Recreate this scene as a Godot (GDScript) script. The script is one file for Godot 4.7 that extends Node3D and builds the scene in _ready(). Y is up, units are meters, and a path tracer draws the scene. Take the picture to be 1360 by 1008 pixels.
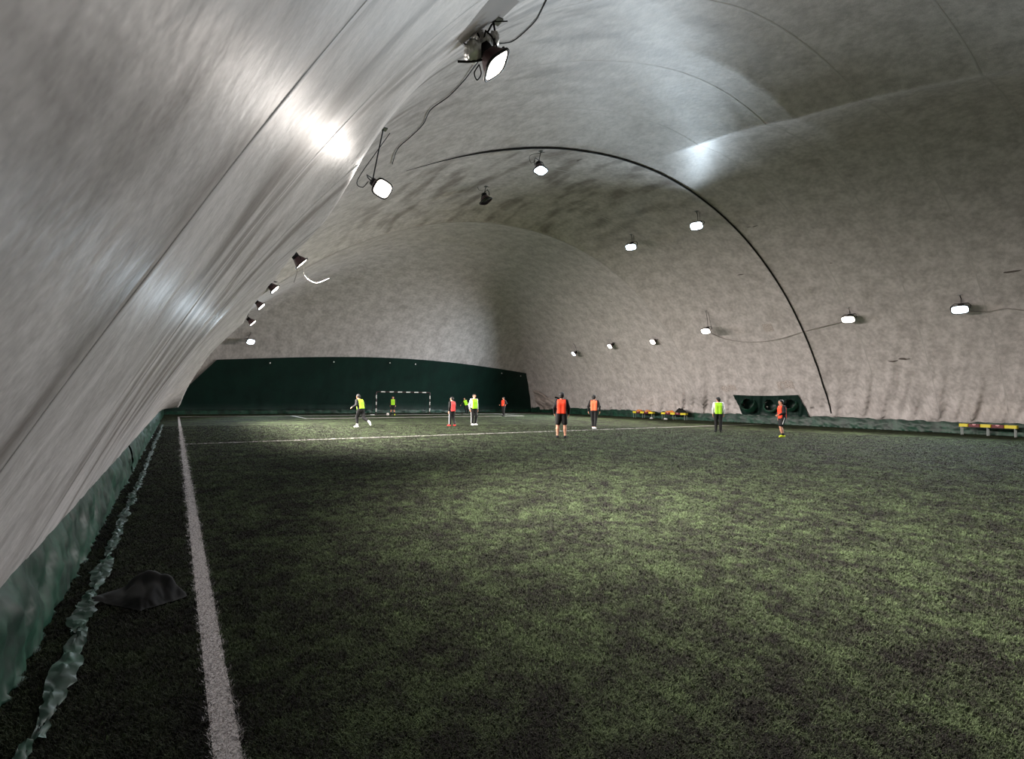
extends Node3D
# An air-supported football dome. Coordinates: d = metres right of the camera, h = height, t = metres along the pitch; world = (d, h, -t).

const MID := 16.88        # centre line of the dome
const AX := 17.6          # half width at the top of the skirt
const R := 19.18          # radius of the vault
const TOP := 12.15
const HB := 0.6           # height of the skirt
const TC := 19.15         # middle of the dome along the pitch
const HALF := 28.1        # half length at the top of the skirt
var YB := sqrt(R * R - AX * AX)
var A0 := asin(AX / R)
var wrinkle := FastNoiseLite.new()
var rough_noise := FastNoiseLite.new()
var used := {}
var M := {}

func W(d: float, h: float, t: float) -> Vector3:
	return Vector3(d, h, -t)

# ---------------------------------------------------------------- nodes and tags
func numbered(called: String) -> String:
	var n: int = used.get(called, 0)
	used[called] = n + 1
	return called if n == 0 else "%s_%03d" % [called, n]

func thing(called: String, label: String, category: String, at := Vector3.ZERO, group := "") -> Node3D:
	var o := Node3D.new()
	o.name = numbered(called)
	add_child(o)
	o.position = at
	tag(o, label, category, group)
	return o

func tag(o: Node, label: String, category: String, group := "") -> void:
	o.set_meta("label", label)
	o.set_meta("category", category)
	if group != "":
		o.set_meta("group", group)

func setting(called: String, label: String, category: String) -> Node3D:
	var o := thing(called, label, category)
	o.set_meta("kind", "structure")
	return o

func part(called: String, mesh: Mesh, m: Material, parent: Node, at := Vector3.ZERO, basis := Basis.IDENTITY) -> MeshInstance3D:
	var o := MeshInstance3D.new()
	o.name = called
	o.mesh = mesh
	o.material_override = m
	parent.add_child(o, true)
	o.transform = Transform3D(basis, at)
	return o

# ---------------------------------------------------------------- mesh helpers
func begin() -> SurfaceTool:
	var st := SurfaceTool.new()
	st.begin(Mesh.PRIMITIVE_TRIANGLES)
	return st

func done(st: SurfaceTool, smooth := true) -> ArrayMesh:
	st.generate_normals()
	return st.commit()

func tri(st: SurfaceTool, a: Vector3, b: Vector3, c: Vector3) -> void:
	st.add_vertex(a); st.add_vertex(b); st.add_vertex(c)

func quad(st: SurfaceTool, a: Vector3, b: Vector3, c: Vector3, e: Vector3) -> void:
	tri(st, a, b, c); tri(st, a, c, e)

# a box with chamfered long edges, centred at c, axes of basis b
func add_box(st: SurfaceTool, c: Vector3, size: Vector3, b := Basis.IDENTITY, ch := 0.006) -> void:
	st.set_smooth_group(-1)
	var h := size / 2
	ch = minf(ch, minf(h.x, minf(h.y, h.z)) * 0.45)
	var p := []
	for sy in [-1, 1]:
		for k in 8:
			var sx: float = [1, 1, 1, -1, -1, -1, -1, 1][k]
			var sz: float = [-1, 1, 1, 1, 1, -1, -1, -1][k]
			var cutx: float = ch if k in [1 + 1, 3, 6, 7] else 0.0
			var cutz: float = ch if k in [0, 1, 4, 5] else 0.0
			p.append(c + b * Vector3(sx * (h.x - cutx), sy * h.y, sz * (h.z - cutz)))
	for k in 8:
		var n := (k + 1) % 8
		quad(st, p[k], p[n], p[8 + n], p[8 + k])
	for k in range(1, 7):
		tri(st, p[8], p[8 + k], p[8 + k + 1])
		tri(st, p[0], p[k + 1], p[k])

func add_tube(st: SurfaceTool, pts: Array, r, n := 7, caps := true) -> void:
	st.set_smooth_group(0)
	var rings := []
	var up := Vector3(0.31, 0.9, 0.3).normalized()
	for i in pts.size():
		var a: Vector3 = pts[maxi(i - 1, 0)]
		var c: Vector3 = pts[mini(i + 1, pts.size() - 1)]
		var dir := (c - a).normalized()
		var s := dir.cross(up)
		if s.length() < 0.05:
			s = dir.cross(Vector3.RIGHT)
		s = s.normalized()
		var u := s.cross(dir)
		var rr: float = r[i] if r is Array else r
		var ring := []
		for k in n:
			var f := TAU * k / n
			ring.append(pts[i] + (s * cos(f) + u * sin(f)) * rr)
		rings.append(ring)
	for i in rings.size() - 1:
		for k in n:
			var m := (k + 1) % n
			quad(st, rings[i][k], rings[i + 1][k], rings[i + 1][m], rings[i][m])
	if caps:
		st.set_smooth_group(-1)
		for k in range(1, n - 1):
			tri(st, rings[0][0], rings[0][k], rings[0][k + 1])
			var l: Array = rings[rings.size() - 1]
			tri(st, l[0], l[k + 1], l[k])

func tube(pts: Array, r, n := 7) -> ArrayMesh:
	var st := begin()
	add_tube(st, pts, r, n)
	return done(st)

func curve(pts: Array, r, n := 6) -> ArrayMesh:
	var c := Curve3D.new()
	for i in pts.size():
		var tan_: Vector3 = (pts[mini(i + 1, pts.size() - 1)] - pts[maxi(i - 1, 0)]) / 6.0
		c.add_point(pts[i], -tan_, tan_)
	var fine := []
	for p in c.tessellate(3, 4):
		fine.append(p)
	return tube(fine, r, n)

func box(size: Vector3, ch := 0.006) -> ArrayMesh:
	var st := begin()
	add_box(st, Vector3.ZERO, size, Basis.IDENTITY, ch)
	return done(st)

# rings of profile points [radius, y], turned round y
func lathe(prof: Array, n := 20) -> ArrayMesh:
	var st := begin()
	st.set_smooth_group(0)
	for i in prof.size() - 1:
		for k in n:
			var f0 := TAU * k / n
			var f1 := TAU * (k + 1) / n
			var a := Vector3(cos(f0) * prof[i][0], prof[i][1], sin(f0) * prof[i][0])
			var b := Vector3(cos(f1) * prof[i][0], prof[i][1], sin(f1) * prof[i][0])
			var c := Vector3(cos(f1) * prof[i + 1][0], prof[i + 1][1], sin(f1) * prof[i + 1][0])
			var e := Vector3(cos(f0) * prof[i + 1][0], prof[i + 1][1], sin(f0) * prof[i + 1][0])
			if prof[i][0] > 0.0005:
				tri(st, a, b, c)
			if prof[i + 1][0] > 0.0005:
				tri(st, a, c, e)
	return done(st)

# a grid of points (rows of equal length) as one smooth sheet
func sheet(rows: Array, uvs := Vector2.ZERO) -> ArrayMesh:
	var nr := rows.size()
	var nc: int = rows[0].size()
	var v := PackedVector3Array()
	var n := PackedVector3Array()
	var uv := PackedVector2Array()
	for i in nr:
		for j in nc:
			v.append(rows[i][j])
			var du: Vector3 = rows[i][mini(j + 1, nc - 1)] - rows[i][maxi(j - 1, 0)]
			var dv: Vector3 = rows[mini(i + 1, nr - 1)][j] - rows[maxi(i - 1, 0)][j]
			n.append(du.cross(dv).normalized())
			uv.append(Vector2(j * uvs.x, i * uvs.y))
	var ix := PackedInt32Array()
	for i in nr - 1:
		for j in nc - 1:
			var a := i * nc + j
			ix.append_array([a, a + nc, a + 1, a + 1, a + nc, a + nc + 1])
	return arrays(v, n, uv, ix)

func arrays(v: PackedVector3Array, n: PackedVector3Array, uv: PackedVector2Array, ix: PackedInt32Array, col := PackedColorArray()) -> ArrayMesh:
	var arr := []
	arr.resize(Mesh.ARRAY_MAX)
	arr[Mesh.ARRAY_VERTEX] = v
	arr[Mesh.ARRAY_NORMAL] = n
	if uv.size():
		arr[Mesh.ARRAY_TEX_UV] = uv
	if col.size():
		arr[Mesh.ARRAY_COLOR] = col
	arr[Mesh.ARRAY_INDEX] = ix
	var m := ArrayMesh.new()
	m.add_surface_from_arrays(Mesh.PRIMITIVE_TRIANGLES, arr)
	return m

# ---------------------------------------------------------------- materials
func mat(c: Color, rough := 0.7, metal := 0.0) -> StandardMaterial3D:
	var m := StandardMaterial3D.new()
	m.albedo_color = c
	m.roughness = rough
	m.metallic = metal
	return m

func noise_image(size: int, freq: float, seed_: int, octaves := 4) -> PackedByteArray:
	var n := FastNoiseLite.new()
	n.seed = seed_
	n.noise_type = FastNoiseLite.TYPE_SIMPLEX_SMOOTH
	n.frequency = freq
	n.fractal_octaves = octaves
	var im := n.get_seamless_image(size, size)
	im.convert(Image.FORMAT_L8)
	return im.get_data()

# an albedo texture out of three layers of noise: coarse patches, streaks, fine grain
func mix_texture(size: int, layers: Array, low: Color, high: Color, contrast := 1.0, bias := 0.0) -> ImageTexture:
	var data := PackedByteArray()
	data.resize(size * size * 3)
	var src := []
	for l in layers:
		src.append(noise_image(size, l[0], l[1], l[2]))
	var w := []
	for l in layers:
		w.append(l[3] / 255.0)
	var lr := low.r * 255; var lg := low.g * 255; var lb := low.b * 255
	var hr := high.r * 255; var hg := high.g * 255; var hb := high.b * 255
	for i in size * size:
		var x := 0.0
		for k in src.size():
			x += src[k][i] * w[k]
		x = clampf((x - 0.5) * contrast + 0.5 + bias, 0.0, 1.0)
		data[i * 3] = int(lerpf(lr, hr, x))
		data[i * 3 + 1] = int(lerpf(lg, hg, x))
		data[i * 3 + 2] = int(lerpf(lb, hb, x))
	return ImageTexture.create_from_image(Image.create_from_data(size, size, false, Image.FORMAT_RGB8, data))

func normal_texture(size: int, freq: float, seed_: int, strength: float, octaves := 4) -> ImageTexture:
	var n := FastNoiseLite.new()
	n.seed = seed_
	n.noise_type = FastNoiseLite.TYPE_SIMPLEX_SMOOTH
	n.frequency = freq
	n.fractal_octaves = octaves
	var im := n.get_seamless_image(size, size)
	im.convert(Image.FORMAT_RGBA8)
	im.bump_map_to_normal_map(strength)
	return ImageTexture.create_from_image(im)

func make_materials() -> void:
	# PVC membrane: pale grey, run-down dirt that follows the arch
	var mem := mat(Color(1, 1, 1), 0.54)
	mem.albedo_texture = mix_texture(1024, [[0.005, 3, 6, 0.32], [0.02, 9, 5, 0.28], [0.12, 21, 3, 0.24], [0.38, 23, 2, 0.16]], Color(0.53, 0.505, 0.495), Color(0.84, 0.81, 0.80), 1.6, 0.27)
	mem.vertex_color_use_as_albedo = true
	mem.normal_enabled = true
	mem.normal_texture = normal_texture(1024, 0.03, 5, 2.2, 5)
	mem.normal_scale = 0.22
	mem.metallic_specular = 0.5
	M.membrane = mem
	M.seam = mat(Color(0.745, 0.72, 0.71), 0.54)
	M.flap = mat(Color(0.47, 0.44, 0.42), 0.7)
	M.patch = mat(Color(0.80, 0.76, 0.74), 0.6)
	M.patch.albedo_texture = mix_texture(128, [[0.06, 71, 4, 1.0]], Color(0.75, 0.73, 0.72), Color(1, 1, 1), 2.6, 0.2)
	M.rope = mat(Color(0.06, 0.055, 0.05), 0.8)
	M.wire = mat(Color(0.10, 0.09, 0.085), 0.6)
	M.pale_wire = mat(Color(0.6, 0.58, 0.56), 0.6)
	M.mould = mat(Color(0.40, 0.37, 0.35), 0.9)
	# green tarpaulin
	var g := mat(Color(1, 1, 1), 0.5)
	g.albedo_texture = mix_texture(256, [[0.012, 4, 4, 0.6], [0.07, 8, 3, 0.4]], Color(0.035, 0.135, 0.10), Color(0.12, 0.30, 0.225), 1.8)
	g.uv1_triplanar = true
	g.uv1_world_triplanar = true
	g.uv1_scale = Vector3(0.45, 0.45, 0.45)
	M.tarp = g
	var gd := mat(Color(1, 1, 1), 0.55)
	gd.albedo_texture = mix_texture(256, [[0.012, 14, 4, 0.7], [0.07, 18, 3, 0.3]], Color(0.022, 0.125, 0.105), Color(0.05, 0.19, 0.155), 1.4)
	gd.uv1_triplanar = true
	gd.uv1_world_triplanar = true
	gd.uv1_scale = Vector3(0.2, 0.2, 0.2)
	M.curtain = gd
	M.tarp_dark = mat(Color(0.055, 0.15, 0.125), 0.5)
	# turf
	var f := mat(Color(1, 1, 1), 0.95)
	f.albedo_texture = mix_texture(1024, [[0.006, 31, 5, 0.3], [0.035, 32, 5, 0.45], [0.2, 33, 2, 0.25]], Color(0.10, 0.095, 0.085), Color(0.31, 0.37, 0.245), 2.2, -0.05)
	f.metallic_specular = 0.2
	f.normal_enabled = true
	f.normal_texture = normal_texture(1024, 0.16, 35, 6.0, 3)
	f.normal_scale = 1.0
	f.uv1_triplanar = true
	f.uv1_world_triplanar = true
	f.uv1_scale = Vector3(0.11, 0.11, 0.11)
	M.turf = f
	var b := mat(Color(1, 1, 1), 0.8)
	b.vertex_color_use_as_albedo = true
	b.metallic_specular = 0.25
	M.blade = b
	M.line = mat(Color(0.80, 0.77, 0.77), 0.9)
	M.line.albedo_texture = mix_texture(256, [[0.15, 51, 3, 1.0]], Color(0.55, 0.53, 0.52), Color(1, 1, 1), 2.4, 0.25)
	M.line.uv1_triplanar = true
	M.line.uv1_world_triplanar = true
	M.line.uv1_scale = Vector3(1.2, 1.2, 1.2)
	# lamps
	M.hood = mat(Color(0.36, 0.27, 0.28), 0.45, 0.5)
	M.dark_metal = mat(Color(0.06, 0.06, 0.065), 0.5, 0.4)
	M.foil = mat(Color(0.90, 0.90, 0.89), 0.3, 0.35)
	var gl := mat(Color(1, 0.97, 0.92), 0.2)
	gl.emission_enabled = true
	gl.emission = Color(1.0, 0.97, 0.9)
	gl.emission_energy_multiplier = 9.0
	M.glow_warm = gl
	var gc := gl.duplicate()
	gc.emission = Color(0.88, 0.96, 1.0)
	M.glow_cool = gc
	M.glass_off = mat(Color(0.10, 0.10, 0.11), 0.15)
	# goal, benches
	M.white_paint = mat(Color(0.83, 0.82, 0.80), 0.5)
	M.maroon_paint = mat(Color(0.16, 0.07, 0.07), 0.5)
	M.net = mat(Color(0.09, 0.12, 0.12), 0.9)
	M.steel = mat(Color(0.52, 0.54, 0.53), 0.45, 0.3)
	M.yellow = mat(Color(0.88, 0.81, 0.18), 0.5)
	M.red = mat(Color(0.40, 0.03, 0.07), 0.5)
	M.pink = mat(Color(0.86, 0.62, 0.64), 0.6)
	M.black_cloth = mat(Color(0.035, 0.033, 0.04), 0.9)
	M.orange_cloth = mat(Color(0.85, 0.52, 0.27), 0.9)
	M.skin = mat(Color(0.78, 0.56, 0.46), 0.6)
	M.hair = mat(Color(0.06, 0.05, 0.045), 0.7)
	M.eye = mat(Color(0.05, 0.04, 0.04), 0.3)
	M.neon = mat(Color(0.66, 0.90, 0.16), 0.75)
	M.orange_bib = mat(Color(0.98, 0.27, 0.13), 0.75)
	M.peach_bib = mat(Color(0.98, 0.44, 0.28), 0.75)
	M.coral_bib = mat(Color(0.97, 0.30, 0.29), 0.75)
	M.black_fabric = mat(Color(0.045, 0.043, 0.05), 0.85)
	M.white_fabric = mat(Color(0.82, 0.82, 0.82), 0.8)
	M.red_shoe = mat(Color(0.62, 0.12, 0.10), 0.5)
	M.yellow_shoe = mat(Color(0.86, 0.92, 0.16), 0.5)

# ---------------------------------------------------------------- the membrane as a height over the ground
func profile(x: float) -> float:
	return HB + sqrt(maxf(R * R - x * x, 0.0)) - YB

func smin(a: float, b: float, k: float) -> float:
	var h := maxf(k - absf(a - b), 0.0) / k
	return minf(a, b) - h * h * k * 0.25

func crease_at(t: float) -> float:    # how far up the left slope the side cable presses in
	if t < 11.0: return 5.3
	if t < 17.0: return lerpf(5.3, 3.9, (t - 11.0) / 6.0)
	if t < 23.0: return lerpf(3.9, 2.2, (t - 17.0) / 6.0)
	return maxf(lerpf(2.2, 0.5, (t - 23.0) / 6.0), 0.5)

func roof(d: float, t: float) -> float:
	var x := clampf(d - MID, -AX, AX)
	var hs := profile(x)
	var e := HALF - absf(t - TC)
	var he := profile(AX - e) if e < AX else TOP + (e - AX) * 0.35
	var h := smin(hs, he, 0.9)
	var al := asin(x / R)
	var s := R * (al + A0)
	var own := smoothstep(-0.3, 1.2, he - hs)          # only where the side governs
	var dis := 0.0
	# the side cable: the slope swells in up to it and out above it
	var on := smoothstep(5.0, 9.0, t) * own
	if on > 0.0 and s < 22.0:
		var sc := crease_at(t)
		var a := 0.34 * minf(1.0, sc / 3.0)
		if s < sc:
			dis -= on * a * pow(s / sc, 1.6)
		else:
			var up := s - sc
			dis += on * (-a + (a + 0.62) * (1.0 - exp(-up / 1.3))) * exp(-pow(up / 7.0, 2.0))
	# the ridge cable presses the crown in, up to the first arch rope
	var ridge := 17.1 + 2.2 * smoothstep(11.0, 2.0, t) - MID
	var over := (1.0 - smoothstep(10.0, 14.8, t)) * smoothstep(-6.0, 0.0, t)
	dis -= over * 0.55 * exp(-absf(x - ridge) / 2.4)
	# ropes across press in a little
	dis -= 0.16 * exp(-absf(t - 15.0) / 0.8) * own * smoothstep(0.0, 3.0, s) * smoothstep(44.6, 41.6, s)
	dis -= 0.55 * exp(-absf(t - 23.9) / 1.7) * own * smoothstep(0.0, 3.0, s) * smoothstep(44.6, 41.6, s)
	# folds of the cloth, strongest low on the right
	var low := exp(-(44.6 - s) / 2.2) * smoothstep(44.7, 44.2, s)
	dis += wrinkle.get_noise_2d(t * 30.0 + (44.6 - s) * 9.0, s * 2.0) * (0.007 + 0.24 * low)
	dis += wrinkle.get_noise_2d(t * 3.0 + 50.0, s * 1.4) * 0.05 * smoothstep(0.0, 2.0, s)
	return h + dis / maxf(cos(al), 0.42) * smoothstep(0.0, 0.6, e)

func roof_point(s: float, t: float) -> Vector3:
	var d := MID + R * sin(s / R - A0)
	return W(d, roof(d, t), t)

var cam_basis := Basis.from_euler(Vector3(deg_to_rad(2.094), deg_to_rad(-33.883), deg_to_rad(0.672)))
const EYE := Vector3(0, 1.615, 0)
const FOCAL := 665.2

# where the line of sight through a pixel of the photograph meets the membrane
func on_roof(px: float, py: float, inside := 0.06) -> Vector3:
	var dir := (cam_basis * Vector3((px - 680.0) / FOCAL, (504.0 - py) / FOCAL, -1.0)).normalized()
	var k := 0.3
	while k < 70.0:
		var p := EYE + dir * k
		if p.y > roof(p.x, -p.z) or p.x < MID - AX or p.x > MID + AX:
			break
		k += 0.03
	return EYE + dir * (k - inside)

func _ready() -> void:
	# camera
	var cam := Camera3D.new()
	cam.name = "camera"
	cam.position = EYE
	cam.basis = cam_basis
	cam.fov = 74.302
	cam.near = 0.05
	cam.far = 200
	add_child(cam)
	cam.current = true
	# air and exposure
	var we := WorldEnvironment.new()
	we.name = "environment"
	var env := Environment.new()
	env.background_mode = Environment.BG_COLOR
	env.background_color = Color(0, 0, 0)
	env.tonemap_mode = Environment.TONE_MAPPER_LINEAR
	env.tonemap_exposure = 1.0
	env.sdfgi_enabled = true
	env.ssao_enabled = true
	env.ssil_enabled = true
	we.environment = env
	add_child(we)
	wrinkle.seed = 12
	wrinkle.frequency = 0.05
	wrinkle.fractal_octaves = 3
	rough_noise.seed = 4
	rough_noise.frequency = 1.0
	rough_noise.fractal_octaves = 4
	make_materials()
	build_membrane()
	build_floor()
	build_skirts()
	build_end_curtain()
	build_lamps()
	build_goal()
	build_wall_items()
	build_benches()
	build_cloth()
	build_people()
	build_ball()
	build_grass()

# ---------------------------------------------------------------- membrane
var SEAMS := [-5.0, -1.4, 1.6, 4.2, 6.9, 9.6, 12.3, 15.0, 17.4, 20.4, 23.9, 26.8, 29.8, 33.0, 36.5, 40.5]

# dirt that has run down the cloth: streaks along the arch, blotches low by the near corner, a grimy strip under the crown
func soiling(s: float, t: float) -> Color:
	var near := smoothstep(15.0, 7.0, t) * smoothstep(20.0, 12.0, s)
	var k := smoothstep(0.04, 0.42, rough_noise.get_noise_2d(s * 0.2 + 3.0, t * 1.3)) * 0.7 * near
	k += smoothstep(0.18, 0.45, rough_noise.get_noise_2d(s * 0.45 + 60.0, t * 0.7 + 9.0)) * 0.4 * smoothstep(7.0, 4.0, s) * smoothstep(6.0, 2.0, t)
	k += smoothstep(-0.1, 0.45, rough_noise.get_noise_2d(s * 0.7 + 20.0, t * 0.3)) * 0.6 * smoothstep(9.0, 13.0, s) * smoothstep(31.0, 23.0, s) * (1.0 if t > 15.0 and t < 23.9 else 0.0)
	k += smoothstep(0.25, 0.6, rough_noise.get_noise_2d(s * 0.5 + 130.0, t * 0.5)) * 0.16
	k = clampf(k, 0.0, 0.75)
	return Color(1.0 - k * 0.80, 1.0 - k * 0.84, 1.0 - k * 0.87)

const DUCTS := [[20.2, 1.27, 0.46, 0.34], [18.75, 1.3, 0.44, 0.05], [17.35, 1.38, 0.40, 0.22]]   # t, height, radius, how far the collar stands out
var duct_s := []

func in_duct(s: float, t: float, share: float) -> bool:
	if s < 40.0 or t < 16.5 or t > 21.0:
		return false
	if duct_s.is_empty():
		for q in DUCTS:
			duct_s.append(R * (asin((slope_right(q[1], q[0]) - MID) / R) + A0))
	for k in 3:
		if Vector2(s - duct_s[k], t - DUCTS[k][0]).length() < DUCTS[k][2] * share:
			return true
	return false

func build_membrane() -> void:
	var root := setting("ceiling", "grey white air dome membrane with dirty streaks arching over the pitch", "dome")
	var cols := 400
	var rows: Array[float] = []
	var t := TC - HALF
	while t < TC + HALF - 0.001:
		rows.append(t)
		var e := HALF - absf(t - TC)
		t += clampf(0.05 + e * 0.045, 0.06, 0.12 if t > -1.0 and t < 13.0 else 0.2)
	rows.append(TC + HALF)
	for s in SEAMS:                     # put a row on each seam
		var best := 0
		for i in rows.size():
			if absf(rows[i] - s) < absf(rows[best] - s):
				best = i
		rows[best] = s
	var pts := PackedVector3Array()
	for i in rows.size():
		for j in cols + 1:
			var d := MID + R * sin(A0 * (2.0 * j / cols - 1.0))
			pts.append(W(d, roof(d, rows[i]), rows[i]))
	var nor := PackedVector3Array()
	var nc := cols + 1
	for i in rows.size():
		for j in nc:
			var du := pts[i * nc + mini(j + 1, cols)] - pts[i * nc + maxi(j - 1, 0)]
			var dv := pts[mini(i + 1, rows.size() - 1) * nc + j] - pts[maxi(i - 1, 0) * nc + j]
			nor.append(dv.cross(du).normalized())
	var first := 0
	var bands := SEAMS.duplicate()
	bands.append(999.0)
	for s in bands:
		var last := rows.size() - 1
		for i in rows.size():
			if rows[i] >= s - 0.0001:
				last = i
				break
		var v := PackedVector3Array()
		var n := PackedVector3Array()
		var uv := PackedVector2Array()
		var col := PackedColorArray()
		var ix := PackedInt32Array()
		for i in range(first, last + 1):
			for j in nc:
				v.append(pts[i * nc + j])
				n.append(nor[i * nc + j])
				uv.append(Vector2(j * 44.6 / cols / 6.0, rows[i] / 5.0))
				col.append(soiling(j * 44.6 / cols, rows[i]))
		for i in last - first:
			for j in cols:
				var a := i * nc + j
				if in_duct((j + 0.5) * 44.6 / cols, (rows[first + i] + rows[first + i + 1]) / 2, 1.16):
					continue                # cut open behind the ducts
				ix.append_array([a, a + 1, a + nc, a + 1, a + nc + 1, a + nc])
		part("membrane_panel", arrays(v, n, uv, ix, col), M.membrane, root)
		if s < 900:                     # the welded strip between two panels
			var strip := []
			for w in [[-0.03, 0.001], [-0.026, 0.004], [0.026, 0.004], [0.03, 0.001]]:
				var row := []
				for j in (nc if s < 16.5 or s > 21.0 else nc - 26):    # stops above the vent panel
					var p := pts[last * nc + j]
					var along := (pts[(last + 1) * nc + j] - pts[(last - 1) * nc + j]).normalized()
					row.append(p + nor[last * nc + j] * w[1] + along * w[0])
				strip.append(row)
			if s != 15.0:
				part("seam", sheet(strip), M.seam, root)
			else:
				var rope := []
				for j in range(95, nc - 2, 2):
					rope.append(pts[last * nc + j] + nor[last * nc + j] * 0.03)
				var radii := []
				for i in rope.size():
					radii.append(minf(0.04, 0.006 + i * 0.0016))
				part("arch_rope", tube(rope, radii, 6), M.rope, root)
		first = last
	# second skin outside the air gap
	var outer := []
	for i in 41:
		var row := []
		for j in 41:
			var d := MID + (AX + 1.3) * sin(PI / 2 * (j / 20.0 - 1.0)) 
			var tt := TC + (HALF + 1.3) * sin(PI / 2 * (i / 20.0 - 1.0))
			var k := maxf(absf(d - MID) - AX, absf(tt - TC) - HALF)
			row.append(W(d, 0.0 if k > 1.05 else roof(clampf(d, MID - AX, MID + AX), clampf(tt, TC - HALF, TC + HALF)) + 1.6, tt))
		outer.append(row)
	part("outer_membrane", sheet(outer), M.membrane, root)
	# sewn patches low on the right slope
	for q in [[1043, 512, 0.62, 1.05], [968, 516, 0.5, 1.1], [1020, 436, 0.6, 0.6]]:
		var c := on_roof(q[0], q[1])
		var rows2 := []
		var s0 := R * (asin((c.x - MID) / R) + A0)
		for i in 7:
			var row := []
			for j in 7:
				var p := roof_point(s0 + (i / 6.0 - 0.5) * q[2], -c.z + (j / 6.0 - 0.5) * q[3])
				row.append(p + Vector3(-0.012, -0.008, 0))
			rows2.append(row)
		part("patch", sheet(rows2, Vector2(0.16, 0.16)), M.patch, root)
	# spots of mould and torn scraps on the cloth
	var rng := RandomNumberGenerator.new()
	rng.seed = 77
	for q in [[1003, 301, 8], [995, 302, 5], [1104, 350, 4], [812, 401, 4], [985, 365, 12], [1345, 362, 15], [1200, 478, 14], [1185, 482, 10], [770, 212, 14]]:
		var c := on_roof(q[0], q[1])
		var s0 := R * (asin(clampf((c.x - MID) / R, -0.93, 0.93)) + A0)
		var size: float = q[2] * c.distance_to(EYE) / FOCAL
		var st := begin()
		st.set_smooth_group(0)
		var ring := []
		for k in 11:
			var r := size * rng.randf_range(0.25, 0.55)
			ring.append(roof_point(s0 + sin(TAU * k / 11) * r * 0.2, -c.z + cos(TAU * k / 11) * r) + Vector3(signf(MID - c.x) * 0.012, -0.012, 0))
		var mid := roof_point(s0, -c.z) + Vector3(signf(MID - c.x) * 0.016, -0.016, 0)
		for k in 11:
			tri(st, mid, ring[k], ring[(k + 1) % 11])
		part("mould_spot", done(st), M.mould, root)

# ---------------------------------------------------------------- floor and lines
func build_floor() -> void:
	var root := setting("floor", "dark worn green artificial turf with black rubber infill under the dome", "turf")
	var st := begin()
	add_box(st, W(MID, -0.15, TC), Vector3(AX * 2 + 3, 0.3, HALF * 2 + 3), Basis.IDENTITY, 0.01)
	part("turf_base", done(st), M.turf, root)
	var lines := [
		[0.242, -3.4, 0.242, 42.33, 0.11],        # side line
		[0.3, 19.18, 33.6, 19.18, 0.10],          # halfway line
		[0.3, 42.33, 33.5, 42.33, 0.10],          # goal line
		[7.62, 36.95, 26.14, 36.95, 0.10],        # goal area
		[7.62, 36.95, 7.62, 42.33, 0.10],
		[26.14, 36.95, 26.14, 42.33, 0.10],
	]
	for l in lines:
		var a := W(l[0], 0.006, l[1])
		var c := W(l[2], 0.006, l[3])
		var sb := begin()
		var dir := (c - a).normalized()
		add_box(sb, (a + c) / 2, Vector3(l[4], 0.014, a.distance_to(c) + l[4]), Basis(Vector3.UP.cross(dir), Vector3.UP, dir), 0.003)
		part("line_marking", done(sb), M.line, root)

func line_near(d: float, t: float) -> bool:
	return absf(d - 0.242) < 0.055 + rough_noise.get_noise_2d(d * 40, t * 9) * 0.03 or (d > 0.24 and absf(t - 19.18) < 0.05)

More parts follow.
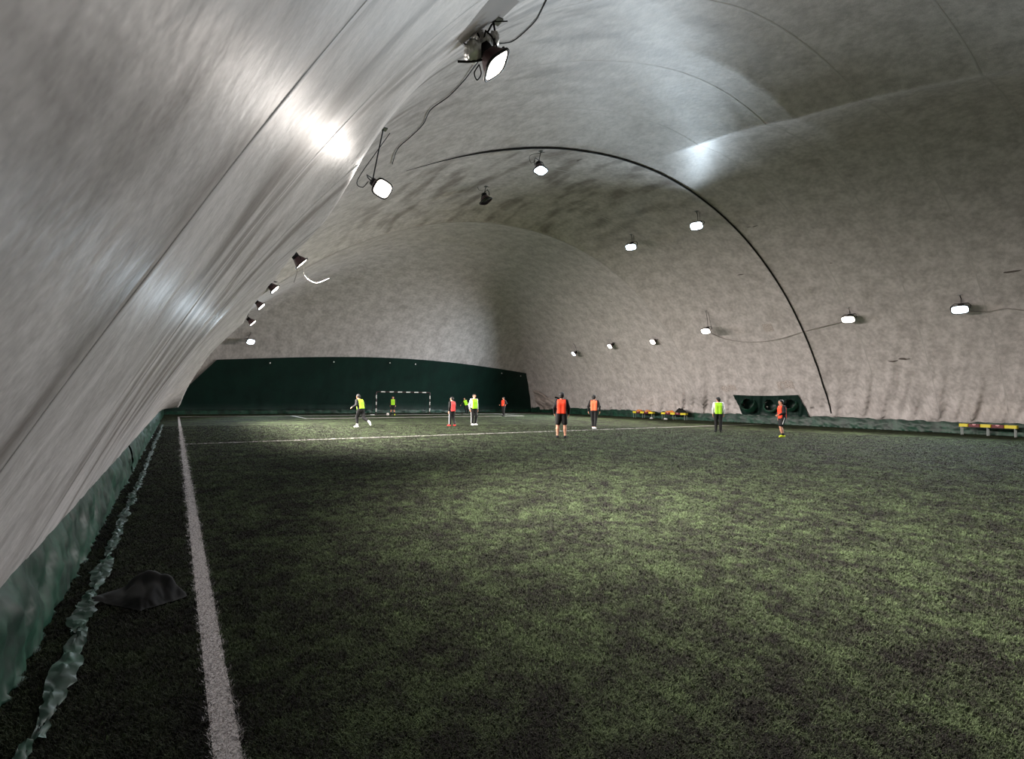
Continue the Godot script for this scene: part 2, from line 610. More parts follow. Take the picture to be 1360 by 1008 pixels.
# short blades standing out of the infill, each tuft a copy of one of three
func build_grass() -> void:
	var rng := RandomNumberGenerator.new()
	rng.seed = 5
	var tufts := []
	for v in 3:
		var st := begin()
		for k in 9:
			var f := rng.randf() * TAU
			var base := Vector3(rng.randf_range(-0.016, 0.016), -0.003, rng.randf_range(-0.016, 0.016))
			var lean := Vector3(cos(f), 0, sin(f))
			var side := Vector3(-sin(f), 0, cos(f)) * 0.0016
			var h := rng.randf_range(0.016, 0.03)
			var m := base + lean * h * 0.3 + Vector3.UP * h * 0.7
			var tip := base + lean * h * rng.randf_range(0.6, 1.1) + Vector3.UP * h
			st.set_smooth_group(-1)
			quad(st, base - side, m - side, m + side, base + side)
			tri(st, m - side, tip, m + side)
		tufts.append(done(st))
	var patches := FastNoiseLite.new()
	patches.seed = 8
	patches.frequency = 2.0
	patches.fractal_octaves = 5
	var places := [[], [], []]
	var r := 1.2
	while r < 30.0:
		var step := maxf(0.006 + r * 0.0042, 0.0155)
		var f := deg_to_rad(-24.0)
		while f < deg_to_rad(100.0):
			var q := r + rng.randf_range(-0.7, 0.7) * step
			var g := f + rng.randf_range(-0.7, 0.7) * step / r
			var dd := q * sin(g)
			var tt := q * cos(g)
			if dd > -0.68 and dd < 33.8:
				places[rng.randi() % 3].append(Vector3(dd, tt, step))
			f += step / r
		r += step
	var called := ["turf_blades", "turf_blades_001", "turf_blades_002"]
	for v in 3:
		var mm := MultiMesh.new()
		mm.transform_format = MultiMesh.TRANSFORM_3D
		mm.use_colors = true
		mm.mesh = tufts[v]
		mm.instance_count = places[v].size()
		for i in places[v].size():
			var p: Vector3 = places[v][i]
			var sc := clampf(p.z / 0.024, 0.9, 3.2)
			var b := Basis(Vector3.UP, rng.randf() * TAU).scaled(Vector3(sc, 0.9 + sc * 0.12, sc))
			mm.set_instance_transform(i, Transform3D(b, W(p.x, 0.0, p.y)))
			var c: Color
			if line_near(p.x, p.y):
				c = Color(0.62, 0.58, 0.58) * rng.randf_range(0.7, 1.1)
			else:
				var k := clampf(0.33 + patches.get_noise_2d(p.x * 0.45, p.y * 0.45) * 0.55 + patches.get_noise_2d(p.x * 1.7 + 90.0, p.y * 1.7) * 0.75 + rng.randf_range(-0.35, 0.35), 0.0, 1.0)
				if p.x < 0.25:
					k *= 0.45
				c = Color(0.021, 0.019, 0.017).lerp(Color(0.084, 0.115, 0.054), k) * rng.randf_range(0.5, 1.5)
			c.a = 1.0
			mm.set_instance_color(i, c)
		var o := MultiMeshInstance3D.new()
		o.name = called[v]
		o.multimesh = mm
		o.material_override = M.blade
		add_child(o)
		tag(o, "short green and blackish turf blades standing over the whole pitch", "turf", "turf blades")
		o.set_meta("kind", "stuff")
	print("tufts ", places[0].size() * 3)

# ---------------------------------------------------------------- green skirts
func skirt_rows(from_: Vector3, to_: Vector3, inward: Vector3, step_near: float, amount: float, near_end: bool, start := 0.0, gap_start := -9.0, gap_end := -9.0) -> Array:
	var rows := []
	var len_ := from_.distance_to(to_)
	var k := start
	var last := false
	var dir := (to_ - from_) / len_
	while k < len_ and not last:
		if gap_end > 0.0 and k >= gap_end:
			k = gap_end
			last = true
		var p := from_ + dir * k
		var row := []
		for j in 13:
			var f := j / 12.0                    # 0 on the floor, 1 at the membrane
			var out := 0.04 * (1.0 - f) - 0.05 + 0.06 * sin(f * PI) + 0.05 * pow(1.0 - f, 4.0)
			var nn := rough_noise.get_noise_2d(k * 1.1, f * 0.9) * 0.07 * sin(clampf(f * 1.15, 0, 1) * PI) + rough_noise.get_noise_2d(k * 3.5 + 40, f * 2.0) * 0.035
			var h := f * (HB + 0.05)
			if j == 0:
				h = 0.004
				out += rough_noise.get_noise_2d(k * 5.0, 7.0) * 0.09
			elif j == 1:
				h = 0.02 + absf(rough_noise.get_noise_2d(k * 6.0, 3.0)) * 0.05
			if j == 12:
				nn = 0.0
			# the two lips of the split draw apart, most in the middle
			var lips := 0.26 * pow(sin(clampf(f * 0.95 + 0.04, 0, 1) * PI), 0.8) + rough_noise.get_noise_2d(f * 6.0, 31.0) * 0.06
			var along := 0.0
			if gap_end > 0.0:
				along = -lips * smoothstep(gap_end - 0.7, gap_end, k)
			if gap_start > 0.0:
				along = lips * smoothstep(gap_start + 0.7, gap_start, k)
			row.append(p + dir * along + inward * (out + nn * amount) + Vector3.UP * h)
		rows.append(row)
		k += step_near + 0.016 * maxf(0.0, k - 8.0) * (1.0 if near_end else 0.0)
	return rows

func build_skirts() -> void:
	var l := MID - AX
	var r := MID + AX
	var n := TC - HALF
	var f := TC + HALF
	var root := setting("baseboard_left", "crumpled green tarpaulin skirt along the near dome wall beside the white side line", "skirt")
	var split := 12.6 - (n + 8.0)           # where the tarpaulin has come apart
	part("skirt_tarp", sheet(skirt_rows(W(l, 0, n + 8.0), W(l, 0, f), Vector3(1, 0, 0), 0.045, 1.0, true, 0.0, -9.0, split)), M.tarp, root)
	part("skirt_tarp", sheet(skirt_rows(W(l, 0, n + 8.0), W(l, 0, f), Vector3(1, 0, 0), 0.045, 1.0, true, split, split)), M.tarp, root)
	# loose torn hem lying on the turf
	var rng := RandomNumberGenerator.new()
	rng.seed = 19
	var t := 0.6
	while t < 30.0:
		var length := rng.randf_range(0.5, 1.4) * (1.0 + t * 0.03)
		var rows := []
		var steps := 26
		var d0 := rng.randf_range(0.16, 0.2)
		for i in steps + 1:
			var k := i / float(steps)
			var tt := t + k * length
			var wide := 0.055 * (0.25 + 0.75 * sin(k * PI)) * (1.0 + 1.0 * rough_noise.get_noise_2d(tt * 2.5, 1.0))
			var row := []
			for j in 7:
				var w := j / 6.0 - 0.5
				var d := l + d0 + 0.045 + w * wide * 2.0 + rough_noise.get_noise_2d(tt * 7.0, 20.0 + w * 2) * 0.03
				var h := 0.022 + 0.03 * absf(rough_noise.get_noise_2d(tt * 9.0, w * 6.0)) * 2.0 * (1.0 - absf(w))
				row.append(W(d, h, tt))
			rows.append(row)
		part("torn_hem", sheet(rows), M.tarp, root)
		t += length * rng.randf_range(0.85, 1.05)
	root = setting("baseboard_right", "long low dark green tarpaulin skirt along the wall behind the benches", "skirt")
	part("skirt_tarp", sheet(skirt_rows(W(r, 0, f), W(r, 0, n), Vector3(-1, 0, 0), 0.14, 0.8, false)), M.tarp, root)
	root = setting("baseboard_back", "dark green tarpaulin skirt at the foot of the green end curtain", "skirt")
	part("skirt_tarp", sheet(skirt_rows(W(l, 0, f), W(r, 0, f), Vector3(0, 0, 1), 0.2, 0.8, false)), M.tarp, root)
	root = setting("baseboard_front", "dark green tarpaulin skirt at the foot of the near end of the dome", "skirt")
	part("skirt_tarp", sheet(skirt_rows(W(r, 0, n), W(l, 0, n), Vector3(0, 0, -1), 0.3, 0.8, false)), M.tarp, root)

# ---------------------------------------------------------------- green curtain on the far end
func build_end_curtain() -> void:
	var root := setting("wall_back", "tall dark green curtain hung across the far end behind the goal", "curtain")
	var f := TC + HALF
	# cloth widths laced side by side, hung a little in front of the sloping end of the dome
	var widths := 12
	for w in widths:
		var rows := []
		for i in 15:
			var k := i / 14.0
			var row := []
			for j in 13:
				var u := (w + j / 12.0) / widths
				var top := 4.3 + 0.85 * sin(clampf(u * 1.0, 0, 1) * PI) 
				var h := lerpf(0.35, top, k)
				var dl := lerpf(MID - AX + 0.05, 2.6, pow(clampf((h - 0.5) / 3.8, 0, 1), 1.0))
				var dr := lerpf(MID + AX - 0.1, 32.6, clampf((h - 0.5) / 3.8, 0, 1))
				var d := lerpf(dl, dr, u)
				# distance of the end membrane at this height
				var lo := 30.0
				var hi := f
				for b in 16:
					var m := (lo + hi) / 2
					if roof(clampf(d, MID - AX + 3.2, MID + AX - 3.2), m) > maxf(h, 0.62):
						lo = m
					else:
						hi = m
				row.append(W(d, h, lo - 0.12 - 0.03 * sin(u * widths * TAU * 1.0) * (1 - k) + rough_noise.get_noise_2d(d * 0.8, h * 0.3) * 0.03))
			rows.append(row)
		part("curtain_width", sheet(rows), M.curtain, root)
		if w in [1, 3, 5, 6, 10, 11]:
			var a: Vector3 = rows[13][6]
			var ring := lathe([[0.0, 0.02], [0.05, 0.018], [0.065, 0.0], [0.05, -0.01]], 10)
			part("grommet", ring, M.white_paint, root, a + Vector3(0, -0.1, 0.05), Basis(Vector3.RIGHT, PI / 2))

# ---------------------------------------------------------------- floodlights
func facing(dir: Vector3) -> Basis:
	return Basis.looking_at(dir.normalized(), Vector3.UP if absf(dir.normalized().y) < 0.95 else Vector3.RIGHT)

# loft of rounded rectangles [half width, half height, z]
func loft(secs: Array, n := 24, close := true) -> ArrayMesh:
	var st := begin()
	st.set_smooth_group(0)
	var rings := []
	for s in secs:
		var ring := []
		for k in n:
			var f := TAU * k / n
			var c := cos(f)
			var q := sin(f)
			ring.append(Vector3(s[0] * signf(c) * pow(absf(c), 0.6), s[1] * signf(q) * pow(absf(q), 0.6), s[2]))
		rings.append(ring)
	for i in rings.size() - 1:
		for k in n:
			var m := (k + 1) % n
			quad(st, rings[i][k], rings[i][m], rings[i + 1][m], rings[i + 1][k])
	if close:
		for side in [0, rings.size() - 1]:
			for k in range(1, n - 1):
				tri(st, rings[side][0], rings[side][k], rings[side][k + 1])
	return done(st)

var lamp_meshes := {}

func floodlight(label: String, at: Vector3, dir: Vector3, energy: float, colour: Color, group: String, cool := false, beam := 68.0) -> Node3D:
	if lamp_meshes.is_empty():
		lamp_meshes.hood = loft([[0.08, 0.08, 0.19], [0.12, 0.10, 0.175], [0.17, 0.125, 0.11], [0.235, 0.15, 0.03], [0.255, 0.17, 0.0], [0.255, 0.17, -0.02], [0.245, 0.16, -0.02], [0.21, 0.14, 0.03]], 24, false)
		lamp_meshes.glass = loft([[0.243, 0.168, -0.006], [0.243, 0.168, -0.014]], 24)
		lamp_meshes.gear = loft([[0.05, 0.05, 0.30], [0.085, 0.085, 0.29], [0.09, 0.09, 0.19], [0.07, 0.07, 0.17]], 16)
		lamp_meshes.rim = loft([[0.268, 0.193, 0.006], [0.268, 0.193, -0.024], [0.244, 0.169, -0.024], [0.244, 0.169, 0.0]], 24, false)
		var st := begin()
		add_tube(st, [Vector3(-0.28, 0, 0.06), Vector3(-0.29, 0.02, 0.2), Vector3(-0.2, 0.05, 0.34), Vector3(0.2, 0.05, 0.34), Vector3(0.29, 0.02, 0.2), Vector3(0.28, 0, 0.06)], 0.012, 6)
		lamp_meshes.yoke = done(st)
	var o := thing("floodlight", label, "floodlight", at, group)
	var b := facing(dir).scaled(Vector3.ONE * (1.0 if at.z > -12.0 and at.x < 10.0 else 1.25))
	part("hood", lamp_meshes.hood, M.hood, o, Vector3.ZERO, b)
	part("rim", lamp_meshes.rim, M.dark_metal, o, Vector3.ZERO, b)
	var lit := energy > 0.0
	part("lamp_glass", lamp_meshes.glass, (M.glow_cool if cool else M.glow_warm) if lit else M.glass_off, o, Vector3.ZERO, b)
	part("gear_box", lamp_meshes.gear, M.dark_metal, o, Vector3.ZERO, b)
	part("yoke", lamp_meshes.yoke, M.dark_metal, o, Vector3.ZERO, b)
	# the hanger up to the membrane, and its fixing plate
	var top := W(at.x, roof(at.x, -at.z), -at.z) - at
	var back := b * Vector3(0, 0.05, 0.34)
	part("hanger", tube([back, back.lerp(top, 0.5) + Vector3(0, 0.04, 0.02), top], 0.014, 6), M.dark_metal, o)
	part("fixing_plate", box(Vector3(0.14, 0.02, 0.14)), M.steel, o, top + Vector3(0, -0.02, 0))
	part("cord", curve([b * Vector3(0.03, -0.05, 0.38), b * Vector3(0.05, -0.22, 0.42), b * Vector3(0.02, -0.2, 0.6) + Vector3(0, 0.1, 0), top * 0.9 + Vector3(0.1, 0, 0.12)], 0.009, 5), M.wire, o)
	if lit:
		var l := SpotLight3D.new()
		l.name = "lamp_light"
		l.light_size = 0.14
		l.light_energy = energy
		l.light_color = colour
		l.spot_range = 90.0
		l.spot_attenuation = 2.0
		l.spot_angle = beam
		l.spot_angle_attenuation = 1.0
		l.shadow_enabled = true
		o.add_child(l)
		l.transform = Transform3D(b.orthonormalized(), b * Vector3(0, 0, -0.17))
	return o

const WARM := Color(1.0, 0.965, 0.935)
const COOL := Color(0.88, 0.95, 1.0)
const POWER := 135.0
const LEFT := 285.0
const NEAR_DIR := Vector3(0.75, -1.0, 0.30)

func build_lamps() -> void:
	var left := "floodlights along the left slope"
	var right := "floodlights along the right slope"
	var near := floodlight("floodlight with reddish hood and foil wrapped bracket hung by cords under the near membrane", W(3.44, 6.08, 5.6), NEAR_DIR, LEFT, WARM, left, false, 64.0)
	foil_wrap(near)
	floodlight("round bright floodlight at the left slope, next one beyond the foil wrapped floodlight", W(3.46, 5.95, 10.1), Vector3(0.45, -0.6, 0.65), LEFT * 0.12, WARM, left, false, 70.0)
	var f3 := floodlight("floodlight with white loose cord curling under it on the left slope", W(3.44, 6.12, 18.1), Vector3(1.0, -1.0, 0.06), LEFT, WARM, left, false, 64.0)
	part("loose_cord", curve([Vector3(0.05, -0.1, 0.1), Vector3(0.12, -0.42, 0.0), Vector3(0.5, -0.6, -0.05), Vector3(0.95, -0.36, -0.1)], 0.009, 5), M.pale_wire, f3)
	part("loose_cord", curve([Vector3(-0.1, -0.1, 0.1), Vector3(-0.15, -0.4, 0.05), Vector3(-0.22, -0.7, 0.0)], 0.012, 5), M.pale_wire, f3)
	floodlight("floodlight on the left slope just beyond the one with the loose cord", W(3.42, 6.16, 23.5), Vector3(0.9, -0.85, 0.16), LEFT, WARM, left, false, 64.0)
	floodlight("fifth floodlight up the left slope counted from the foil wrapped one", W(3.46, 6.06, 27.85), Vector3(0.9, -0.85, 0.16), LEFT, WARM, left, false, 64.0)
	floodlight("sixth floodlight up the left slope, last before the end slope", W(3.5, 5.66, 31.5), Vector3(0.9, -0.85, 0.12), LEFT, WARM, left, false, 64.0)
	floodlight("floodlight mounted above the left end of the green curtain", W(4.72, 5.70, 43.3), Vector3(0.5, -0.6, 1), POWER * 0.8, COOL, left, true)
	floodlight("big bright floodlight on the right slope above the yellow and red bench", W(30.3, 5.98, 7.66), Vector3(-1, -0.85, 0.1), POWER, COOL, right, true)
	floodlight("floodlight on the right slope between the arch rope and the yellow bench", W(30.2, 6.08, 12.3), Vector3(-1, -0.85, 0.1), POWER, WARM, right)
	floodlight("floodlight on the right slope above the green vent panel", W(29.2, 6.2, 20.4), Vector3(-1, -0.85, 0.1), POWER, WARM, right)
	floodlight("floodlight on the right slope above the far pair of benches", W(30.3, 6.03, 25.8), Vector3(-0.95, -0.7, -0.3), POWER * 1.4, WARM, right)
	floodlight("floodlight on the right slope, second from the end curtain", W(30.3, 6.05, 30.37), Vector3(-0.95, -0.7, -0.3), POWER * 1.4, WARM, right)
	floodlight("floodlight on the right slope closest to the end curtain", W(30.3, 5.72, 35.0), Vector3(-0.95, -0.7, -0.3), POWER * 1.4, COOL, right, true)
	var crown := "floodlights hung under the crown"
	floodlight("floodlight hung under the crown just beyond the dark arch rope, left of the ridge", W(11.65, 10.56, 15.5), Vector3(0.1, -0.9, 0.3), POWER * 0.3, COOL, crown, true, 66.0)
	floodlight("unlit dark floodlight hung under the crown", W(11.65, 10.7, 19.7), Vector3(0.2, -1, 0.2), 0.0, COOL, crown)
	floodlight("floodlight hung right of the ridge just beyond the dark arch rope", W(22.11, 10.61, 15.98), Vector3(-0.8, -0.7, 0.3), POWER * 0.6, COOL, crown, true, 76.0)
	floodlight("small bluish floodlight hung right of the ridge, farther than its neighbour", W(22.11, 10.61, 20.47), Vector3(-0.6, -0.8, 0.3), POWER * 0.4, COOL, crown, true, 68.0)
	# wires along the cloth
	wire([[638, 78], [618, 105], [596, 128], [572, 146], [562, 165], [545, 182], [528, 198], [521, 218]], "thin black cord drooping from the foil wrapped floodlight to the next one", 0.012, M.wire, 0.12)
	wire([[662, 58], [680, 55], [697, 42], [714, 24], [726, 0], [733, -25]], "thin black cord rising from the foil wrapped floodlight over the membrane", 0.012, M.wire, 0.12)
	wire([[945, 443], [962, 450], [985, 454], [1010, 454], [1040, 449], [1075, 438], [1120, 427]], "pale cord sagging between two right slope floodlights across the arch rope", 0.03, M.pale_wire, 0.1)
	wire([[1288, 413], [1310, 414], [1335, 410], [1362, 413]], "pale cord running on from the biggest right slope floodlight", 0.022, M.pale_wire, 0.1)

func wire(px: Array, label: String, r: float, m: Material, inside: float) -> void:
	var c := Curve3D.new()
	var pts := []
	for p in px:
		pts.append(on_roof(p[0], p[1], inside))
	for i in pts.size():
		var tan_: Vector3 = (pts[mini(i + 1, pts.size() - 1)] - pts[maxi(i - 1, 0)]) / 6.0
		c.add_point(pts[i], -tan_, tan_)
	var fine := []
	for p in c.tessellate(3, 4):
		fine.append(p)
	var o := MeshInstance3D.new()
	o.name = numbered("cord")
	o.mesh = tube(fine, r, 5)
	o.material_override = m
	add_child(o)
	tag(o, label, "cord")

func foil_wrap(near: Node3D) -> void:
	var b := facing(NEAR_DIR)
	# crumpled foil lumps round the bracket
	for q in [[Vector3(-0.27, 0.16, -0.14), 0.12, 0.17], [Vector3(-0.12, 0.30, -0.10), 0.11, 0.15], [Vector3(-0.02, 0.36, -0.04), 0.08, 0.13], [Vector3(-0.16, 0.44, -0.2), 0.08, 0.14]]:
		var rows := []
		for i in 15:
			var f := PI * i / 14.0
			var row := []
			for j in 23:
				var g := TAU * j / 22.0
				var v := Vector3(sin(f) * cos(g), cos(f), sin(f) * sin(g))
				var k := 1.0 + 0.35 * rough_noise.get_noise_3d(v.x * 2.2 + q[1] * 40, v.y * 2.2, v.z * 2.2)
				row.append(Vector3(v.x * q[2], v.y * q[1], v.z * q[1]) * k)
			rows.append(row)
		part("foil_wrap", sheet(rows), M.foil, near, q[0], b)
	part("clamp_arm", curve([Vector3(-0.44, 0.02, -0.26), Vector3(-0.32, 0.03, -0.2), Vector3(-0.18, 0.06, -0.12), Vector3(-0.08, 0.12, -0.06)], 0.016, 6), M.dark_metal, near)
	part("clamp_arm", curve([Vector3(-0.05, 0.1, 0.0), Vector3(-0.16, 0.24, -0.02), Vector3(-0.24, 0.34, -0.06), Vector3(-0.27, 0.5, -0.1)], 0.014, 6), M.dark_metal, near)
	part("clamp_arm", curve([Vector3(-0.05, 0.1, 0.02), Vector3(-0.06, 0.28, 0.05), Vector3(-0.04, 0.42, 0.03), Vector3(-0.05, 0.6, 0.0)], 0.014, 6), M.dark_metal, near)
	part("clamp_arm", curve([Vector3(-0.02, 0.05, 0.1), Vector3(0.05, 0.2, 0.1), Vector3(0.1, 0.18, 0.06), Vector3(0.12, 0.08, 0.02)], 0.014, 6), M.dark_metal, near)
	part("tie_loop", curve([Vector3(-0.2, -0.02, -0.1), Vector3(-0.26, -0.14, -0.12), Vector3(-0.23, -0.24, -0.1), Vector3(-0.18, -0.15, -0.08), Vector3(-0.2, -0.02, -0.1)], 0.009, 6), M.dark_metal, near)
	# the cloth flap glued over the fixing point
	var c := on_roof(640, 25, 0.05)
	var rows2 := []
	for i in 9:
		var row := []
		for j in 9:
			var a := i / 8.0
			var e := j / 8.0
			var px := lerpf(lerpf(607, 622, a), lerpf(662, 690, a), e)
			var py := lerpf(lerpf(52, 68, a), lerpf(-16, 2, a), e)
			row.append(on_roof(px, py, 0.035 + 0.03 * sin(a * PI)) - near.position)
		rows2.append(row)
	var flap := part("membrane_flap", sheet(rows2), M.flap, near)
	flap.set_meta("label", "grey cloth flap glued to the membrane")

# ---------------------------------------------------------------- goal
func build_goal() -> void:
	var o := thing("football_goal", "small football goal with white and dark banded posts before the green curtain", "goal", W(MID, 0, 42.33))
	var r := 0.045
	for s in [-1, 1]:
		var post := Node3D.new()
		post.name = "post"
		o.add_child(post, true)
		post.position = Vector3(s * 2.5, 0, 0)
		for k in 7:
			part("band", tube([Vector3(0, k * 2.0 / 7, 0), Vector3(0, (k + 1) * 2.0 / 7, 0)], r, 10), M.maroon_paint if k % 2 == 0 else M.white_paint, post)
	var bar := Node3D.new()
	bar.name = "crossbar"
	o.add_child(bar, true)
	for k in 13:
		var a := -2.5 + 5.0 * k / 13
		part("band", tube([Vector3(a, 2.0, 0), Vector3(a + 5.0 / 13, 2.0, 0)], r, 10), M.maroon_paint if k % 2 == 0 else M.white_paint, bar)
	for s in [-1, 1]:
		part("back_stay", tube([Vector3(s * 2.5, 1.98, 0), Vector3(s * 2.5, 1.9, -0.5), Vector3(s * 2.5, 0.9, -0.95), Vector3(s * 2.5, 0.03, -1.1)], 0.02, 6), M.net, o)
		part("ground_bar", tube([Vector3(s * 2.5, 0.03, 0), Vector3(s * 2.5, 0.03, -1.1)], 0.02, 6), M.net, o)
	part("ground_bar", tube([Vector3(-2.5, 0.03, -1.1), Vector3(2.5, 0.03, -1.1)], 0.02, 6), M.net, o)
	var st := begin()
	var prof := [Vector2(2.0, 0), Vector2(1.9, -0.5), Vector2(0.9, -0.95), Vector2(0.03, -1.1)]
	for k in 26:
		var x := -2.5 + k * 0.2
		var pts := []
		for p in prof:
			pts.append(Vector3(x, p.x, p.y))
		add_tube(st, pts, 0.0025, 3, false)
	for k in 12:
		var f := k / 11.0 * 2.999
		var i := int(f)
		var p: Vector2 = prof[i].lerp(prof[i + 1], f - i)
		add_tube(st, [Vector3(-2.5, p.x, p.y), Vector3(2.5, p.x, p.y)], 0.0025, 3, false)
	var net := part("net", done(st), M.net, o)
	net.set_meta("kind", "stuff")
	var plate := MeshInstance3D.new()
	plate.name = numbered("ground_weight")
	plate.mesh = lathe([[0.0, 0.07], [0.16, 0.06], [0.2, 0.03], [0.2, 0.0]], 14)
	plate.material_override = M.white_paint
	add_child(plate)
	plate.position = W(MID - 2.95, 0.01, 41.9)
	tag(plate, "flat white disc lying on the turf beside the goal post", "disc")

# ---------------------------------------------------------------- things on the right slope
func slope_right(h: float, t: float) -> float:     # d of the membrane at height h on the right
	var lo := MID + 8.0
	var hi := MID + AX
	for k in 22:
		var m := (lo + hi) / 2
		if roof(m, t) > h: lo = m
		else: hi = m
	return lo

func build_wall_items() -> void:
	# green vent panel
	var o := thing("vent_panel", "dark green tarpaulin panel with duct openings low on the right slope", "vent panel", W(slope_right(0.7, 19), 0, 19.0))
	var v := PackedVector3Array()
	var nn := PackedVector3Array()
	var ix := PackedInt32Array()
	var nu := 70
	var nv := 26
	for i in nv + 1:
		var k := i / float(nv)
		for j in nu + 1:
			var u := j / float(nu)
			var h := lerpf(0.60, 2.02 - 0.06 * sin(u * PI), k)
			var t := lerpf(lerpf(21.0, 16.35, u), lerpf(21.3, 16.7, u), k)
			v.append(W(slope_right(maxf(h, 0.62), t) - 0.09 + rough_noise.get_noise_2d(t * 1.5, h * 1.5) * 0.04, h, t) - o.position)
	for i in nv + 1:
		for j in nu + 1:
			var du := v[i * (nu + 1) + mini(j + 1, nu)] - v[i * (nu + 1) + maxi(j - 1, 0)]
			var dv := v[mini(i + 1, nv) * (nu + 1) + j] - v[maxi(i - 1, 0) * (nu + 1) + j]
			nn.append(du.cross(dv).normalized())
	for i in nv:
		for j in nu:
			var a := i * (nu + 1) + j
			var c := (v[a] + v[a + nu + 2]) / 2 + o.position
			var s := R * (asin((slope_right(c.y, -c.z) - MID) / R) + A0)
			if not in_duct(s, -c.z, 1.06):
				ix.append_array([a, a + nu + 1, a + 1, a + 1, a + nu + 1, a + nu + 2])
	part("panel", arrays(v, nn, PackedVector2Array(), ix), M.tarp_dark, o)
	for q in DUCTS:
		var c := W(slope_right(q[1], q[0]) - 0.08, q[1], q[0]) - o.position
		var b := Basis(Vector3(0, 0, 1), deg_to_rad(64))       # y points out of the slope
		var depth: float = q[3]
		var collar := []
		for i in 11:
			var f := i / 10.0
			var row := []
			for j in 33:
				var g := TAU * j / 32.0
				var rr: float = q[2] * (1.24 - 0.30 * f) + rough_noise.get_noise_2d(cos(g) * 1.6 + q[0], sin(g) * 1.6 + f) * 0.3 * f * depth
				row.append(Vector3(cos(g) * rr, sin(f * PI * 0.75) * (depth + 0.04) + rough_noise.get_noise_2d(g * 2.0 + q[0], f * 3.0) * 0.06 * f * depth, sin(g) * rr))
			row[32] = row[0]
			collar.append(row)
		part("duct_collar", sheet(collar), M.tarp, o, c, b)
		# the sleeve that leads out through the membrane, closed at its far end
		var r0: float = q[2]
		part("duct_sleeve", lathe([[r0 * 0.94, 0.02], [r0 * 0.93, -0.3], [r0 * 0.92, -0.5], [r0 * 0.5, -0.56], [0.0, -0.57]], 28), M.tarp_dark, o, c, b)
	# loose crumpled end of the membrane by the curtain
	var fo: Node3D = get_node("ceiling")
	var rr2 := []
	for i in 25:
		var k := i / 24.0
		var row := []
		for j in 29:
			var u := j / 28.0
			var t := lerpf(45.4, 40.6, u)
			var top := lerpf(2.5, 1.3, pow(u, 0.8)) + 0.2 * sin(u * 9.0)
			var h := lerpf(0.32 + 0.5 * u * u, top, k)
			var puff := 0.34 * sin(k * PI) * (1.0 - 0.5 * u) + 0.3 * rough_noise.get_noise_2d(t * 0.55 + h * 0.5, h * 1.1 - t * 0.4) + 0.25 * exp(-pow((k - 0.93) / 0.08, 2.0)) * (1.0 - u)
			row.append(W(slope_right(maxf(h, 0.7), t) - 0.12 - puff, h, t) - fo.position)
		rr2.append(row)
	part("loose_fold", sheet(rr2), M.patch, fo).set_meta("label", "crumpled loose fold of membrane")
	var hp := W(slope_right(1.4, 40.8) - 0.3, 0, 40.8)
	var hose := MeshInstance3D.new()
	hose.name = "hose"
	hose.mesh = curve([Vector3(0.0, 0.0, 0.2), Vector3(0, 0.65, 0.3), Vector3(0.05, 1.25, 0.1), Vector3(0.1, 1.6, -0.5), Vector3(0.15, 1.65, -0.9)], 0.09, 8)
	hose.material_override = M.rope
	add_child(hose)
	hose.position = hp + Vector3(-0.35, 0.06, 0)
	tag(hose, "short bent black hose standing by the crumpled membrane fold", "hose")

# ---------------------------------------------------------------- benches
func bench(label: String, d: float, t0: float, t1: float, h: float, group: String) -> Node3D:
	var len_ := absf(t1 - t0)
	var o := thing("bench", label, "bench", W(d, 0, (t0 + t1) / 2), group)
	var cuts := [0.0, 0.17, 0.38, 0.57, 0.79, 1.0]
	for k in 5:
		var a: float = -len_ / 2 + cuts[k] * len_
		var c: float = -len_ / 2 + cuts[k + 1] * len_
		var red := k % 2 == 1
		var sec := part("seat_section", box(Vector3(0.34, 0.15, c - a), 0.03), M.red if red else M.yellow, o, Vector3(0, h + 0.03, (a + c) / 2))
		if red:                       # pale notch at the top of the red sections
			var st := begin()
			add_box(st, Vector3(-0.165, 0.052, 0), Vector3(0.025, 0.05, (c - a) * 0.3), Basis.IDENTITY, 0.004)
			add_box(st, Vector3(-0.165, 0.02, 0), Vector3(0.025, 0.03, (c - a) * 0.12), Basis.IDENTITY, 0.004)
			part("pale_notch", done(st), M.pink, sec)
			sec.set_meta("label", "dark red painted section")
	for z in [-0.46, 0.0, 0.46]:
		for x in [-0.13, 0.13]:
			part("leg", box(Vector3(0.045, h - 0.03, 0.045), 0.006), M.steel, o, Vector3(x, (h - 0.03) / 2, z * len_))
	part("rail", box(Vector3(0.04, 0.04, len_ * 0.96), 0.006), M.dark_metal, o, Vector3(0.13, h - 0.055, 0))
	part("rail", box(Vector3(0.04, 0.04, len_ * 0.96), 0.006), M.dark_metal, o, Vector3(-0.13, h - 0.055, 0))
	return o

func heap(called: String, label: String, category: String, at: Vector3, size: Vector3, m: Material, seed_: float, group := "") -> void:
	var rows := []
	for i in 17:
		var row := []
		for j in 33:
			var f := i / 16.0
			var g := TAU * j / 32.0
			var edge := 1.0 + 0.28 * rough_noise.get_noise_2d(cos(g) * 1.3 + seed_, sin(g) * 1.3)
			var rr := (1.0 - f) * edge
			var x := cos(g) * rr
			var z := sin(g) * rr
			var h := sqrt(maxf(0.0, 1.0 - pow(1.0 - f, 2.2))) * (0.75 + 0.75 * rough_noise.get_noise_2d(x * 1.6 + seed_, z * 1.6 + seed_))
			h += 0.30 * absf(rough_noise.get_noise_2d(x * 3.0 + seed_ * 2.0, z * 1.2)) * (1.0 if i > 0 else 0.0)
			row.append(Vector3(x * size.x / 2, maxf(0.0, h) * size.y, z * size.z / 2))
		row[32] = row[0]
		rows.append(row)
	var o := MeshInstance3D.new()
	o.name = numbered(called)
	o.mesh = sheet(rows)
	o.material_override = m
	add_child(o)
	o.position = at
	tag(o, label, category, group)

